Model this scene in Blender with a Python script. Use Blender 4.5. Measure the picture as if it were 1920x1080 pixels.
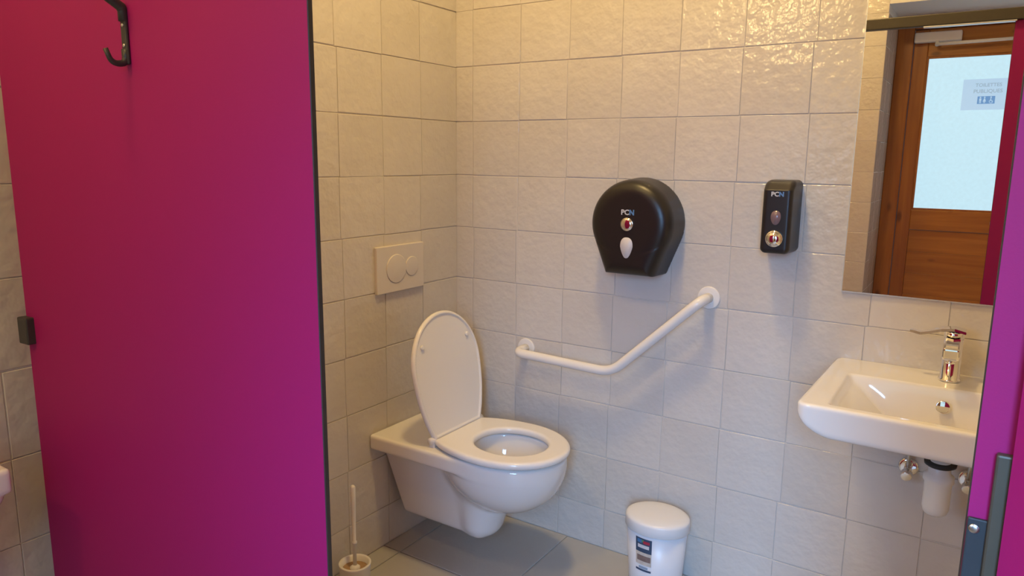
import bpy, bmesh, math, random
import numpy as np
from mathutils import Vector, Matrix

# ------------------------------------------------------------------ clear, camera, world, exposure
for o in list(bpy.data.objects):
    bpy.data.objects.remove(o, do_unlink=True)
SC = bpy.context.scene
COL = SC.collection
rng = random.Random(7)

FPX = 1359.9
YAW, PITCH, ROLL = 0.5781, -0.1770, 0.0111
CAM = Vector((1.7426, -2.2670, 1.4164))
_f = Vector((-math.sin(YAW) * math.cos(PITCH), math.cos(YAW) * math.cos(PITCH), math.sin(PITCH)))
_r = Vector((math.cos(YAW), math.sin(YAW), 0))
_u = _r.cross(_f)
_r2 = _r * math.cos(ROLL) + _u * math.sin(ROLL)
_u2 = -_r * math.sin(ROLL) + _u * math.cos(ROLL)
cd = bpy.data.cameras.new('camera')
cd.sensor_width = 36.0
cd.lens = 36.0 * FPX / 1920.0
cd.clip_start = 0.02
cam = bpy.data.objects.new('camera', cd)
M3 = Matrix((_r2, _u2, -_f)).transposed()
cam.matrix_world = Matrix.Translation(CAM) @ M3.to_4x4()
COL.objects.link(cam)
SC.camera = cam

world = bpy.data.worlds.new('World')
SC.world = world
world.use_nodes = True
world.node_tree.nodes['Background'].inputs[0].default_value = (0.55, 0.75, 1.0, 1)
world.node_tree.nodes['Background'].inputs[1].default_value = 0.6

SC.view_settings.view_transform = 'Standard'
SC.view_settings.look = 'None'
SC.view_settings.exposure = 0.0
SC.view_settings.gamma = 1.0
SC.view_settings.use_curve_mapping = False

# strengths of the lamps, the door pane and the added daylight
LAMP_STALL = 265.0
LAMP_ANTE = 135.0
LAMP_ADDED = 100.0  # unseen lamp, added for warm glints on the back wall
LAMP_COL = (1.0, 0.69, 0.275)
PANE_DOOR = (0.56, 0.85, 0.98)
DAY_COL = (0.27, 0.55, 1.0)
DAY_W = 20.5  # area light at the added sidelight

DAY2_W = 2.8  # area light at the added window


# area lights at an added sidelight and an added window, both unseen behind the camera:
# tilted down like sky light, to tint the lower wall and floor
def daylight(name, loc, rot, w, h, watts, spread):
    d = bpy.data.lights.new(name, 'AREA')
    d.shape = 'RECTANGLE'; d.size = w; d.size_y = h
    d.energy = watts; d.color = DAY_COL
    d.spread = math.radians(spread)
    o = bpy.data.objects.new(name, d)
    o.location = loc
    o.rotation_euler = [math.radians(a) for a in rot]
    COL.objects.link(o)


daylight('added_daylight_right', (2.175, -3.56, 1.34), (64, 0, 16), 0.50, 1.90, DAY_W, 66)
daylight('added_daylight_left', (0.70, -3.14, 1.42), (64, 0, -25), 0.34, 1.05, DAY2_W, 54)

# ------------------------------------------------------------------ materials
MATS = {}


def new_mat(name):
    m = bpy.data.materials.new(name)
    m.use_nodes = True
    b = m.node_tree.nodes['Principled BSDF']
    MATS[name] = m
    return m, m.node_tree.nodes, m.node_tree.links, b


def simple(name, col, rough=0.5, metal=0.0, coat=0.0, bump=0.0, bscale=60.0, var=0.0, spec=0.5):
    m, N, L, b = new_mat(name)
    b.inputs['Base Color'].default_value = (*col, 1)
    b.inputs['Roughness'].default_value = rough
    b.inputs['Metallic'].default_value = metal
    b.inputs['Coat Weight'].default_value = coat
    b.inputs['Coat Roughness'].default_value = 0.06
    b.inputs['Specular IOR Level'].default_value = spec
    g = N.new('ShaderNodeNewGeometry')
    n = N.new('ShaderNodeTexNoise')
    n.inputs['Scale'].default_value = bscale
    n.inputs['Detail'].default_value = 4
    L.new(g.outputs['Position'], n.inputs['Vector'])
    if bump:
        bp = N.new('ShaderNodeBump')
        bp.inputs['Strength'].default_value = bump
        bp.inputs['Distance'].default_value = 0.002
        L.new(n.outputs['Fac'], bp.inputs['Height'])
        L.new(bp.outputs['Normal'], b.inputs['Normal'])
    if var:
        mx = N.new('ShaderNodeMix')
        mx.data_type = 'RGBA'
        mx.inputs[6].default_value = (*[c * (1 - var) for c in col], 1)
        mx.inputs[7].default_value = (*[min(1, c * (1 + var)) for c in col], 1)
        L.new(n.outputs['Fac'], mx.inputs[0])
        L.new(mx.outputs[2], b.inputs['Base Color'])
    return m


def tile_mat(name, c1, c2, rough, bump1, bump2, coat=0.0, sc=(9.0, 34.0)):
    m, N, L, b = new_mat(name)
    oi = N.new('ShaderNodeObjectInfo')
    g = N.new('ShaderNodeNewGeometry')
    n1 = N.new('ShaderNodeTexNoise'); n1.inputs['Scale'].default_value = sc[0]; n1.inputs['Detail'].default_value = 3
    n2 = N.new('ShaderNodeTexNoise'); n2.inputs['Scale'].default_value = sc[1]; n2.inputs['Detail'].default_value = 2
    # every tile has its own wave: shift the noise by the tile's random number
    cmb = N.new('ShaderNodeVectorMath'); cmb.operation = 'MULTIPLY_ADD'
    cmb.inputs[1].default_value = (1, 1, 1)
    comb = N.new('ShaderNodeCombineXYZ')
    mu = N.new('ShaderNodeMath'); mu.operation = 'MULTIPLY'; mu.inputs[1].default_value = 37.0
    L.new(oi.outputs['Random'], mu.inputs[0])
    L.new(mu.outputs[0], comb.inputs[0]); L.new(mu.outputs[0], comb.inputs[2])
    L.new(g.outputs['Position'], cmb.inputs[0]); L.new(comb.outputs[0], cmb.inputs[2])
    L.new(cmb.outputs[0], n1.inputs['Vector']); L.new(cmb.outputs[0], n2.inputs['Vector'])
    mx = N.new('ShaderNodeMix'); mx.data_type = 'RGBA'
    mx.inputs[6].default_value = (*c1, 1); mx.inputs[7].default_value = (*c2, 1)
    ad = N.new('ShaderNodeMath'); ad.operation = 'MULTIPLY_ADD'; ad.inputs[1].default_value = 0.42
    L.new(oi.outputs['Random'], ad.inputs[0])
    sc_ = N.new('ShaderNodeMath'); sc_.operation = 'MULTIPLY'; sc_.inputs[1].default_value = 0.58
    L.new(n1.outputs['Fac'], sc_.inputs[0]); L.new(sc_.outputs[0], ad.inputs[2])
    L.new(ad.outputs[0], mx.inputs[0])
    L.new(mx.outputs[2], b.inputs['Base Color'])
    b.inputs['Roughness'].default_value = rough
    b.inputs['Coat Weight'].default_value = coat
    b.inputs['Coat Roughness'].default_value = 0.1
    h = N.new('ShaderNodeMath'); h.operation = 'MULTIPLY_ADD'; h.inputs[1].default_value = bump2 / max(bump1, 1e-6)
    L.new(n2.outputs['Fac'], h.inputs[0]); L.new(n1.outputs['Fac'], h.inputs[2])
    bp = N.new('ShaderNodeBump'); bp.inputs['Strength'].default_value = 1.0
    bp.inputs['Distance'].default_value = bump1
    L.new(h.outputs[0], bp.inputs['Height']); L.new(bp.outputs['Normal'], b.inputs['Normal'])
    return m


def emit(name, col, strength, wave=None):
    m, N, L, b = new_mat(name)
    b.inputs['Base Color'].default_value = (0.12, 0.12, 0.12, 1)
    b.inputs['Emission Color'].default_value = (*col, 1)
    b.inputs['Emission Strength'].default_value = strength
    b.inputs['Roughness'].default_value = 0.3
    if wave:
        g = N.new('ShaderNodeNewGeometry')
        n = N.new('ShaderNodeTexNoise'); n.inputs['Scale'].default_value = 45; n.inputs['Detail'].default_value = 2
        L.new(g.outputs['Position'], n.inputs['Vector'])
        mr = N.new('ShaderNodeMapRange')
        mr.inputs[3].default_value = strength * (1 - wave); mr.inputs[4].default_value = strength * (1 + wave)
        L.new(n.outputs['Fac'], mr.inputs[0]); L.new(mr.outputs[0], b.inputs['Emission Strength'])
    return m


def wood_mat(name, c1, c2, axis='Z', scale=1.0):
    m, N, L, b = new_mat(name)
    g = N.new('ShaderNodeNewGeometry')
    mp = N.new('ShaderNodeMapping')
    s = {'Z': (26, 26, 1.6), 'X': (1.6, 26, 26)}[axis]
    mp.inputs['Scale'].default_value = s
    L.new(g.outputs['Position'], mp.inputs['Vector'])
    n = N.new('ShaderNodeTexNoise'); n.inputs['Scale'].default_value = scale; n.inputs['Detail'].default_value = 5
    n.inputs['Distortion'].default_value = 0.6
    L.new(mp.outputs[0], n.inputs['Vector'])
    cr = N.new('ShaderNodeValToRGB')
    cr.color_ramp.elements[0].position = 0.32; cr.color_ramp.elements[0].color = (*c1, 1)
    cr.color_ramp.elements[1].position = 0.7; cr.color_ramp.elements[1].color = (*c2, 1)
    L.new(n.outputs['Fac'], cr.inputs[0])
    v = N.new('ShaderNodeTexVoronoi'); v.inputs['Scale'].default_value = 5.0
    mp2 = N.new('ShaderNodeMapping'); mp2.inputs['Scale'].default_value = (0.8, 1, 1.6) if axis == 'X' else (1.5, 1, 0.6)
    L.new(g.outputs['Position'], mp2.inputs['Vector']); L.new(mp2.outputs[0], v.inputs['Vector'])
    k = N.new('ShaderNodeValToRGB')
    k.color_ramp.elements[0].position = 0.07; k.color_ramp.elements[0].color = (0.35, 0.3, 0.25, 1)
    k.color_ramp.elements[1].position = 0.16; k.color_ramp.elements[1].color = (1, 1, 1, 1)
    L.new(v.outputs['Distance'], k.inputs[0])
    mx = N.new('ShaderNodeMix'); mx.data_type = 'RGBA'; mx.blend_type = 'MULTIPLY'; mx.inputs[0].default_value = 0.8
    L.new(cr.outputs[0], mx.inputs[6]); L.new(k.outputs[0], mx.inputs[7])
    L.new(mx.outputs[2], b.inputs['Base Color'])
    b.inputs['Roughness'].default_value = 0.38
    return m


tile_mat('wall_tile', (0.565, 0.52, 0.47), (0.675, 0.635, 0.59), 0.16, 0.0036, 0.0030, coat=0.0)
simple('grout', (0.66, 0.61, 0.55), 0.85, bump=0.2, bscale=200, var=0.12)
simple('plaster', (0.74, 0.72, 0.70), 0.8, bump=0.15, bscale=120, var=0.04)
tile_mat('floor_tile', (0.40, 0.385, 0.36), (0.46, 0.445, 0.415), 0.42, 0.0004, 0.0004, sc=(14, 90))
simple('floor_grout', (0.42, 0.38, 0.33), 0.9, bump=0.2, bscale=200)
simple('magenta', (0.31, 0.006, 0.108), 0.6, bump=0.05, bscale=400, var=0.03, spec=0.28)
simple('laminate_core', (0.035, 0.026, 0.022), 0.55, var=0.2)
simple('dark_metal', (0.050, 0.050, 0.046), 0.38, metal=0.3, bump=0.05, bscale=300, var=0.1)
simple('anthracite', (0.030, 0.034, 0.038), 0.5, var=0.1, spec=0.3)
simple('rail_metal', (0.07, 0.058, 0.04), 0.45, metal=0.2, var=0.1)
simple('aluminium', (0.75, 0.76, 0.78), 0.32, metal=0.9, var=0.04)
simple('steel', (0.55, 0.54, 0.52), 0.3, metal=1.0, var=0.06)
simple('ceramic', (0.78, 0.755, 0.73), 0.07, coat=0.4, var=0.015, bscale=5)
simple('seat_plastic', (0.79, 0.76, 0.73), 0.16, var=0.015, bscale=5)
simple('white_plastic', (0.78, 0.77, 0.76), 0.3, var=0.02, bscale=20)
simple('bin_plastic', (0.76, 0.77, 0.80), 0.34, var=0.02, bscale=20)
simple('bar_paint', (0.80, 0.77, 0.74), 0.22, var=0.02, bscale=20)
simple('plate_plastic', (0.66, 0.61, 0.56), 0.28, var=0.02, bscale=20)
simple('black_plastic', (0.016, 0.013, 0.012), 0.34, bump=0.06, bscale=900, var=0.2, spec=0.5)
simple('chrome', (0.86, 0.84, 0.82), 0.05, metal=1.0, var=0.02)
simple('sight_paper', (0.62, 0.58, 0.58), 0.35, var=0.04)
simple('sight_soap', (0.20, 0.13, 0.14), 0.2, var=0.1)
simple('print_white', (0.62, 0.62, 0.64), 0.5, var=0.03)
simple('print_blue', (0.10, 0.22, 0.45), 0.5, var=0.05)
simple('brush_stain', (0.42, 0.26, 0.14), 0.5, bump=0.3, bscale=200, var=0.3)
simple('black_rubber', (0.02, 0.02, 0.02), 0.6, var=0.2)
simple('label_navy', (0.035, 0.07, 0.13), 0.45, var=0.1)
simple('label_red', (0.45, 0.03, 0.06), 0.45, var=0.1)
simple('label_green', (0.10, 0.25, 0.12), 0.45, var=0.1)
simple('label_blue', (0.06, 0.20, 0.42), 0.45, var=0.1)
simple('label_cream', (0.62, 0.54, 0.46), 0.45, var=0.25, bscale=70)
simple('label_brown', (0.22, 0.15, 0.13), 0.45, var=0.4, bscale=120)
simple('water', (0.72, 0.66, 0.52), 0.03, var=0.02)
emit('paper', (0.44, 0.66, 0.86), 1.0)   # glow stands in for daylight coming through the sheet
simple('paper_ink', (0.28, 0.36, 0.46), 0.7, var=0.05)
emit('notice_ink_glow', (0.27, 0.42, 0.56), 1.0)  # ink glows with the sheet, imitating light from behind
emit('pictogram_blue_glow', (0.08, 0.28, 0.58), 1.0)  # print given a glow of its own, as if backlit
simple('mirror_silver', (0.90, 0.90, 0.90), 0.0, metal=1.0, var=0.004)
simple('mirror_edge', (0.72, 0.74, 0.74), 0.25, metal=0.4, var=0.05)
wood_mat('pine_upright', (0.30, 0.092, 0.014), (0.43, 0.155, 0.026), 'Z')
wood_mat('pine_level', (0.33, 0.115, 0.014), (0.46, 0.180, 0.026), 'X')
m_st = emit('lamp_glass_stall', LAMP_COL, LAMP_STALL)
m_an = emit('lamp_glass_ante', LAMP_COL, LAMP_ANTE)
emit('lamp_glass_added', LAMP_COL, LAMP_ADDED)
emit('frosted_pane', PANE_DOOR, 1.0, wave=0.07)

# ------------------------------------------------------------------ helpers


def mesh_obj(name, verts, faces, mat, parent=None, smooth=False, mats=None, fmat=None):
    me = bpy.data.meshes.new(name)
    me.from_pydata([tuple(v) for v in verts], [], [tuple(f) for f in faces])
    if smooth:
        me.polygons.foreach_set('use_smooth', [True] * len(me.polygons))
    for mm in (mats or [mat]):
        me.materials.append(MATS[mm])
    if fmat:
        me.polygons.foreach_set('material_index', fmat)
    me.update()
    o = bpy.data.objects.new(name, me)
    COL.objects.link(o)
    if parent is not None:
        o.parent = parent
    return o


def bm_obj(name, bm, mat, parent=None, smooth=False, mats=None):
    bmesh.ops.recalc_face_normals(bm, faces=bm.faces)
    me = bpy.data.meshes.new(name)
    bm.to_mesh(me)
    bm.free()
    if smooth:
        me.polygons.foreach_set('use_smooth', [True] * len(me.polygons))
    for mm in (mats or [mat]):
        me.materials.append(MATS[mm])
    o = bpy.data.objects.new(name, me)
    COL.objects.link(o)
    if parent is not None:
        o.parent = parent
    return o


def tag(o, label=None, cat=None, group=None, kind=None):
    if label: o['label'] = label
    if cat: o['category'] = cat
    if group: o['group'] = group
    if kind: o['kind'] = kind
    return o


def empty(name, loc=(0, 0, 0), rotz=0.0):
    o = bpy.data.objects.new(name, None)
    o.empty_display_size = 0.05
    o.location = loc
    o.rotation_euler = (0, 0, rotz)
    COL.objects.link(o)
    return o


def add_box(bm, lo, hi, bevel=0.0, seg=2):
    r = bmesh.ops.create_cube(bm, size=1.0)
    vs = r['verts']
    for v in vs:
        v.co = Vector([lo[i] + (v.co[i] + 0.5) * (hi[i] - lo[i]) for i in range(3)])
    if bevel:
        es = list({e for v in vs for e in v.link_edges})
        bmesh.ops.bevel(bm, geom=es, offset=bevel, segments=seg, affect='EDGES', profile=0.5)


def box(name, lo, hi, mat, parent=None, bevel=0.0, seg=2, smooth=False):
    bm = bmesh.new()
    add_box(bm, lo, hi, bevel, seg)
    return bm_obj(name, bm, mat, parent, smooth)


def boxes(name, L, mat, parent=None, bevel=0.0):
    bm = bmesh.new()
    for lo, hi in L:
        add_box(bm, lo, hi, bevel)
    return bm_obj(name, bm, mat, parent)


def loft(name, rings, mat, parent=None, n=40, cap0=True, cap1=True, power=2.0, smooth=True):
    """rings: (cx, cy, z, rx, ry) horizontal super-ellipses joined upwards."""
    V, F = [], []
    for (cx, cy, z, rx, ry) in rings:
        for i in range(n):
            a = 2 * math.pi * i / n
            c, s = math.cos(a), math.sin(a)
            e = 2.0 / power
            V.append((cx + rx * math.copysign(abs(c) ** e, c), cy + ry * math.copysign(abs(s) ** e, s), z))
    for k in range(len(rings) - 1):
        for i in range(n):
            j = (i + 1) % n
            F.append((k * n + i, k * n + j, (k + 1) * n + j, (k + 1) * n + i))
    if cap0: F.append(tuple(range(n))[::-1])
    if cap1: F.append(tuple((len(rings) - 1) * n + i for i in range(n)))
    return mesh_obj(name, V, F, mat, parent, smooth)


def round_path(P, rad, seg=8):
    P = [Vector(p) for p in P]
    out = [P[0]]
    for i in range(1, len(P) - 1):
        a = (P[i - 1] - P[i]).normalized(); b = (P[i + 1] - P[i]).normalized()
        r = rad if not isinstance(rad, (list, tuple)) else rad[i - 1]
        r = min(r, 0.49 * (P[i - 1] - P[i]).length, 0.49 * (P[i + 1] - P[i]).length)
        p0, p1 = P[i] + a * r, P[i] + b * r
        for k in range(seg + 1):
            t = k / seg
            out.append(p0 * (1 - t) ** 2 + P[i] * 2 * t * (1 - t) + p1 * t * t)
    out.append(P[-1])
    return out


def tube(name, P, r, mat, parent=None, n=16, cap=True, rr=None, flat=1.0, ref=None):
    P = [Vector(p) for p in P]
    V, F = [], []
    prev = None
    for i, p in enumerate(P):
        t = (P[min(i + 1, len(P) - 1)] - P[max(i - 1, 0)]).normalized()
        if prev is None:
            a = Vector(ref) if ref else (Vector((0, 0, 1)) if abs(t.z) < 0.9 else Vector((1, 0, 0)))
            u = (a - t * a.dot(t)).normalized()
        else:
            u = (prev - t * prev.dot(t)).normalized()
        prev = u
        w = t.cross(u)
        ri = rr[i] if rr else r
        for k in range(n):
            a = 2 * math.pi * k / n
            V.append(p + u * ri * math.cos(a) + w * ri * flat * math.sin(a))
    for i in range(len(P) - 1):
        for k in range(n):
            j = (k + 1) % n
            F.append((i * n + k, i * n + j, (i + 1) * n + j, (i + 1) * n + k))
    if cap:
        F.append(tuple(range(n))[::-1]); F.append(tuple((len(P) - 1) * n + k for k in range(n)))
    o = mesh_obj(name, V, F, mat, parent, True)
    return o


def disc(name, c, axis, r, h, mat, parent=None, n=32, bevel=0.0, dome=0.0):
    """A turned button or flange: axis from c outwards, radius r, height h, edge rounded."""
    c = Vector(c); ax = Vector(axis).normalized()
    prof = [(r, 0.0)]
    if bevel:
        for k in range(5):
            a = k / 4 * math.pi / 2
            prof.append((r - bevel + bevel * math.cos(a), h - bevel + bevel * math.sin(a)))
    else:
        prof.append((r, h))
    if dome:
        r0 = prof[-1][0]
        for k in range(1, 6):
            t = k / 6
            prof.append((r0 * math.cos(t * math.pi / 2), h + dome * math.sin(t * math.pi / 2)))
    a = Vector((0, 0, 1)) if abs(ax.z) < 0.9 else Vector((1, 0, 0))
    u = (a - ax * a.dot(ax)).normalized(); w = ax.cross(u)
    V, F = [], []
    for (rad, hh) in prof:
        for k in range(n):
            t = 2 * math.pi * k / n
            V.append(c + ax * hh + (u * math.cos(t) + w * math.sin(t)) * rad)
    for i in range(len(prof) - 1):
        for k in range(n):
            j = (k + 1) % n
            F.append((i * n + k, i * n + j, (i + 1) * n + j, (i + 1) * n + k))
    F.append(tuple(range(n))[::-1])
    F.append(tuple((len(prof) - 1) * n + k for k in range(n)))
    o = mesh_obj(name, V, F, mat, parent, True)
    return o


# --- signed-distance shapes meshed by surface nets
def smin(a, b, k):
    h = np.clip(0.5 + 0.5 * (b - a) / k, 0, 1)
    return b * (1 - h) + a * h - k * h * (1 - h)


def smax(a, b, k):
    return -smin(-a, -b, k)


def sd_box(X, Y, Z, c, h, r=0.0):
    qx, qy, qz = np.abs(X - c[0]) - h[0] + r, np.abs(Y - c[1]) - h[1] + r, np.abs(Z - c[2]) - h[2] + r
    out = np.sqrt(np.maximum(qx, 0) ** 2 + np.maximum(qy, 0) ** 2 + np.maximum(qz, 0) ** 2)
    return out + np.minimum(np.maximum(qx, np.maximum(qy, qz)), 0) - r


def sd_ell(X, Y, Z, c, s):
    x, y, z = (X - c[0]) / s[0], (Y - c[1]) / s[1], (Z - c[2]) / s[2]
    k0 = np.sqrt(x * x + y * y + z * z)
    k1 = np.sqrt((x / s[0]) ** 2 + (y / s[1]) ** 2 + (z / s[2]) ** 2)
    return k0 * (k0 - 1) / np.maximum(k1, 1e-6)


def sstep(t):
    t = np.clip(t, 0, 1)
    return t * t * (3 - 2 * t)


def sdf_obj(name, f, lo, hi, h, mat, parent=None, newton=4):
    n = [int(math.ceil((hi[i] - lo[i]) / h)) + 1 for i in range(3)]
    ax = [lo[i] + h * np.arange(n[i]) for i in range(3)]
    X, Y, Z = np.meshgrid(*ax, indexing='ij')
    V = f(X, Y, Z)
    S = V < 0
    cs = tuple(m - 1 for m in n)
    cnt = np.zeros(cs, np.int32); acc = np.zeros(cs + (3,))
    sl = lambda d, m: slice(d, d + m)
    corners = [(i, j, k) for i in (0, 1) for j in (0, 1) for k in (0, 1)]
    for a in corners:
        for d in range(3):
            if a[d]: continue
            b = list(a); b[d] = 1
            va = V[sl(a[0], cs[0]), sl(a[1], cs[1]), sl(a[2], cs[2])]
            vb = V[sl(b[0], cs[0]), sl(b[1], cs[1]), sl(b[2], cs[2])]
            cr = (va < 0) != (vb < 0)
            t = np.where(cr, va / np.where(cr, va - vb, 1), 0)
            for e in range(3):
                base = a[e] + (t if e == d else 0)
                acc[..., e] += np.where(cr, base, 0)
            cnt += cr
    act = cnt > 0
    idx = -np.ones(cs, np.int64); idx[act] = np.arange(act.sum())
    I = np.argwhere(act)
    P = (I + acc[act] / cnt[act][:, None]) * h + np.array(lo)
    e = h * 0.05
    for _ in range(newton):
        v = f(P[:, 0], P[:, 1], P[:, 2])
        g = np.stack([(f(P[:, 0] + (e if d == 0 else 0), P[:, 1] + (e if d == 1 else 0), P[:, 2] + (e if d == 2 else 0)) - v) / e for d in range(3)], 1)
        st = v[:, None] * g / np.maximum((g * g).sum(1), 0.05)[:, None]
        L = np.linalg.norm(st, axis=1, keepdims=True)
        P -= st * np.minimum(1, 0.4 * h / np.maximum(L, 1e-9))
    F = []
    for d in range(3):
        o1, o2 = [(1, 2), (2, 0), (0, 1)][d]
        shp = [slice(1, n[k] - 1) for k in range(3)]
        shp[d] = slice(0, n[d] - 1)
        shq = list(shp); shq[d] = slice(1, n[d])
        A, B = S[tuple(shp)], S[tuple(shq)]
        E = np.argwhere(A != B)
        if len(E) == 0: continue
        off = np.array([s.start for s in shp])
        E = E + off
        inside = S[E[:, 0], E[:, 1], E[:, 2]]
        q = []
        for (p1, p2) in ((1, 1), (0, 1), (0, 0), (1, 0)):
            c = E.copy(); c[:, o1] -= p1; c[:, o2] -= p2
            q.append(idx[c[:, 0], c[:, 1], c[:, 2]])
        q = np.stack(q, 1)
        q[~inside] = q[~inside][:, ::-1]
        F.append(q)
    F = np.concatenate(F)
    me = bpy.data.meshes.new(name)
    me.vertices.add(len(P)); me.vertices.foreach_set('co', P.astype(np.float32).ravel())
    me.loops.add(F.size); me.loops.foreach_set('vertex_index', F.astype(np.int32).ravel())
    me.polygons.add(len(F))
    me.polygons.foreach_set('loop_start', np.arange(0, F.size, 4, dtype=np.int32))
    me.polygons.foreach_set('use_smooth', np.ones(len(F), bool))
    me.update(calc_edges=True)
    me.validate()
    me.materials.append(MATS[mat])
    o = bpy.data.objects.new(name, me)
    COL.objects.link(o)
    if parent is not None: o.parent = parent
    return o


def text_obj(name, body, size, M, mat, parent=None, extrude=0.0004, bold=0.0, align='CENTER'):
    cu = bpy.data.curves.new('lettering', 'FONT')
    cu.body = body; cu.size = size; cu.align_x = align; cu.align_y = 'CENTER'
    cu.extrude = extrude; cu.offset = bold; cu.resolution_u = 3
    t = bpy.data.objects.new('lettering_curve', cu)
    COL.objects.link(t)
    dg = bpy.context.evaluated_depsgraph_get()
    me = bpy.data.meshes.new_from_object(t.evaluated_get(dg))
    bpy.data.objects.remove(t, do_unlink=True)
    me.transform(M)
    me.materials.clear(); me.materials.append(MATS[mat])
    o = bpy.data.objects.new(name, me)
    COL.objects.link(o)
    if parent is not None: o.parent = parent
    return o


# ------------------------------------------------------------------ the room shell
XR, YC, ZC = 2.9, -3.1, 3.2          # right wall, wall behind the camera, ceiling
NX0, NX1, NZ, YD = 1.085, 2.52, 2.405, -3.65   # niche of the wooden door
Z3 = 1.351                            # a tile row line

floor = tag(box('floor', (-0.15, -3.9, -0.12), (XR + 0.15, 0.15, -0.004), 'floor_grout'), kind='structure')
ceiling = tag(box('ceiling', (-0.15, -3.9, ZC), (XR + 0.15, 0.15, ZC + 0.1), 'plaster'), kind='structure')
TT = 0.0014
wall_left = tag(box('wall_left', (-0.15, -3.9, -0.1), (-TT, 0.15, ZC), 'grout'), kind='structure')
wall_back = tag(box('wall_back', (-TT, TT, -0.1), (XR + 0.15, 0.15, ZC), 'grout'), kind='structure')
wall_right = tag(box('wall_right', (XR, YC, -0.1), (XR + 0.15, TT, ZC), 'plaster'), kind='structure')
# wall behind the camera: thick, with a deep niche for the entrance door and the added sidelight
yb, yf = -3.9, YC - TT
W2 = (0.49, 0.91, 0.85, 2.00)  # opening for the added window
wall_front = boxes('wall_front', [
    ((-TT, yb, -0.1), (W2[0], yf, ZC)), ((W2[0], yb, -0.1), (W2[1], yf, W2[2])), ((W2[0], yb, W2[3]), (W2[1], yf, ZC)),
    ((W2[1], yb, -0.1), (NX0 - TT, yf, ZC)), ((NX0 - TT, yb, NZ), (NX1, yf, ZC)),
    ((NX1, yb, -0.1), (XR + 0.15, yf, ZC))], 'plaster')
tag(wall_front, kind='structure')


# tiles: a few pillow-edged meshes shared by all
def tile_mesh(seed, mat, th=0.0022, gap=0.0):
    r = random.Random(seed)
    j = lambda: r.uniform(-0.004, 0.004)
    V = []
    for (x, y) in ((-.5, -.5), (.5, -.5), (.5, .5), (-.5, .5)):
        V.append((x, y, -0.0005))
    jj = [(j(), j()) for _ in range(4)]
    for k, (x, y) in enumerate(((-.5, -.5), (.5, -.5), (.5, .5), (-.5, .5))):
        V.append((x + jj[k][0] * (1 if x < 0 else 1), y + jj[k][1], th * 0.62))
    for k, (x, y) in enumerate(((-.5, -.5), (.5, -.5), (.5, .5), (-.5, .5))):
        V.append(((x + jj[k][0]) * 0.988, (y + jj[k][1]) * 0.988, th))
    F = []
    for a in (0, 4):
        for i in range(4):
            k = (i + 1) % 4
            F.append((a + i, a + k, a + 4 + k, a + 4 + i))
    F.append((8, 9, 10, 11))
    me = bpy.data.meshes.new('tile')
    me.from_pydata(V, [], F)
    me.polygons.foreach_set('use_smooth', [False] * 9)
    me.materials.append(MATS[mat])
    me.update()
    return me


WT = [tile_mesh(s, 'wall_tile') for s in range(9)]
FT = [tile_mesh(50 + s, 'floor_tile', th=0.004) for s in range(3)]


def put_tile(meshes, name, parent, c, u, v, nrm, w, h, tilt):
    o = bpy.data.objects.new(name, meshes[rng.randrange(len(meshes))])
    COL.objects.link(o)
    o.parent = parent
    u, v, nrm = Vector(u), Vector(v), Vector(nrm)
    R = Matrix((u, v, nrm)).transposed().to_4x4()
    o.matrix_local = (Matrix.Translation(c) @ R @ Matrix.Rotation(rng.uniform(-tilt, tilt), 4, 'X') @
                      Matrix.Rotation(rng.uniform(-tilt, tilt), 4, 'Y') @ Matrix.Diagonal((w, h, 1, 1)))
    return o


GAP = 0.0030
ROWZ = [0.0] + [Z3 - 0.2 * k for k in range(6, -10, -1)]
ROWZ = [z for z in ROWZ if z <= ZC]
if ZC - ROWZ[-1] > 0.02: ROWZ.append(ZC)


def tile_wall(parent, edges, place, tilt=0.005, rows=None, jit=0.006):
    for r in range(len(ROWZ) - 1):
        z0, z1 = ROWZ[r], ROWZ[r + 1]
        if rows and not (rows[0] <= z0 and z1 <= rows[1]): continue
        E = [edges[0]] + [e + rng.uniform(-jit, jit) for e in edges[1:-1]] + [edges[-1]]
        for i in range(len(E) - 1):
            a, b = E[i], E[i + 1]
            dz = rng.uniform(-0.0012, 0.0012)
            c, u, v, nrm = place((a + b) / 2, (z0 + z1) / 2 + dz)
            put_tile(WT, 'tile', parent, c, u, v, nrm, abs(b - a) - 0.0016, z1 - z0 - GAP, tilt)


EB = [0.0] + [0.0844 + 0.2 * i for i in range(15)]
EB = [e for e in EB if e < XR - 0.03] + [XR]
tile_wall(wall_back, EB, lambda s, z: ((s, TT * 0.5, z), (1, 0, 0), (0, 0, 1), (0, -1, 0)))
EA = [0.0, 0.212] + [0.212 + 0.2 * i for i in range(1, 15)]
EA = [e for e in EA if e < -YC - 0.03] + [-YC]
tile_wall(wall_left, EA, lambda s, z: ((-TT * 0.5, -s, z), (0, 1, 0), (0, 0, 1), (1, 0, 0)))
tile_wall(wall_front, [0.915, NX0], lambda s, z: ((s, YC - TT * 0.5, z), (-1, 0, 0), (0, 0, 1), (0, 1, 0)), jit=0.0)
tile_wall(wall_front, [-YC, -YC + .2, -YC + .4, -YD], lambda s, z: ((NX0 - TT * 0.5, -s, z), (0, 1, 0), (0, 0, 1), (1, 0, 0)), rows=(0, 2.36))

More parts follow.
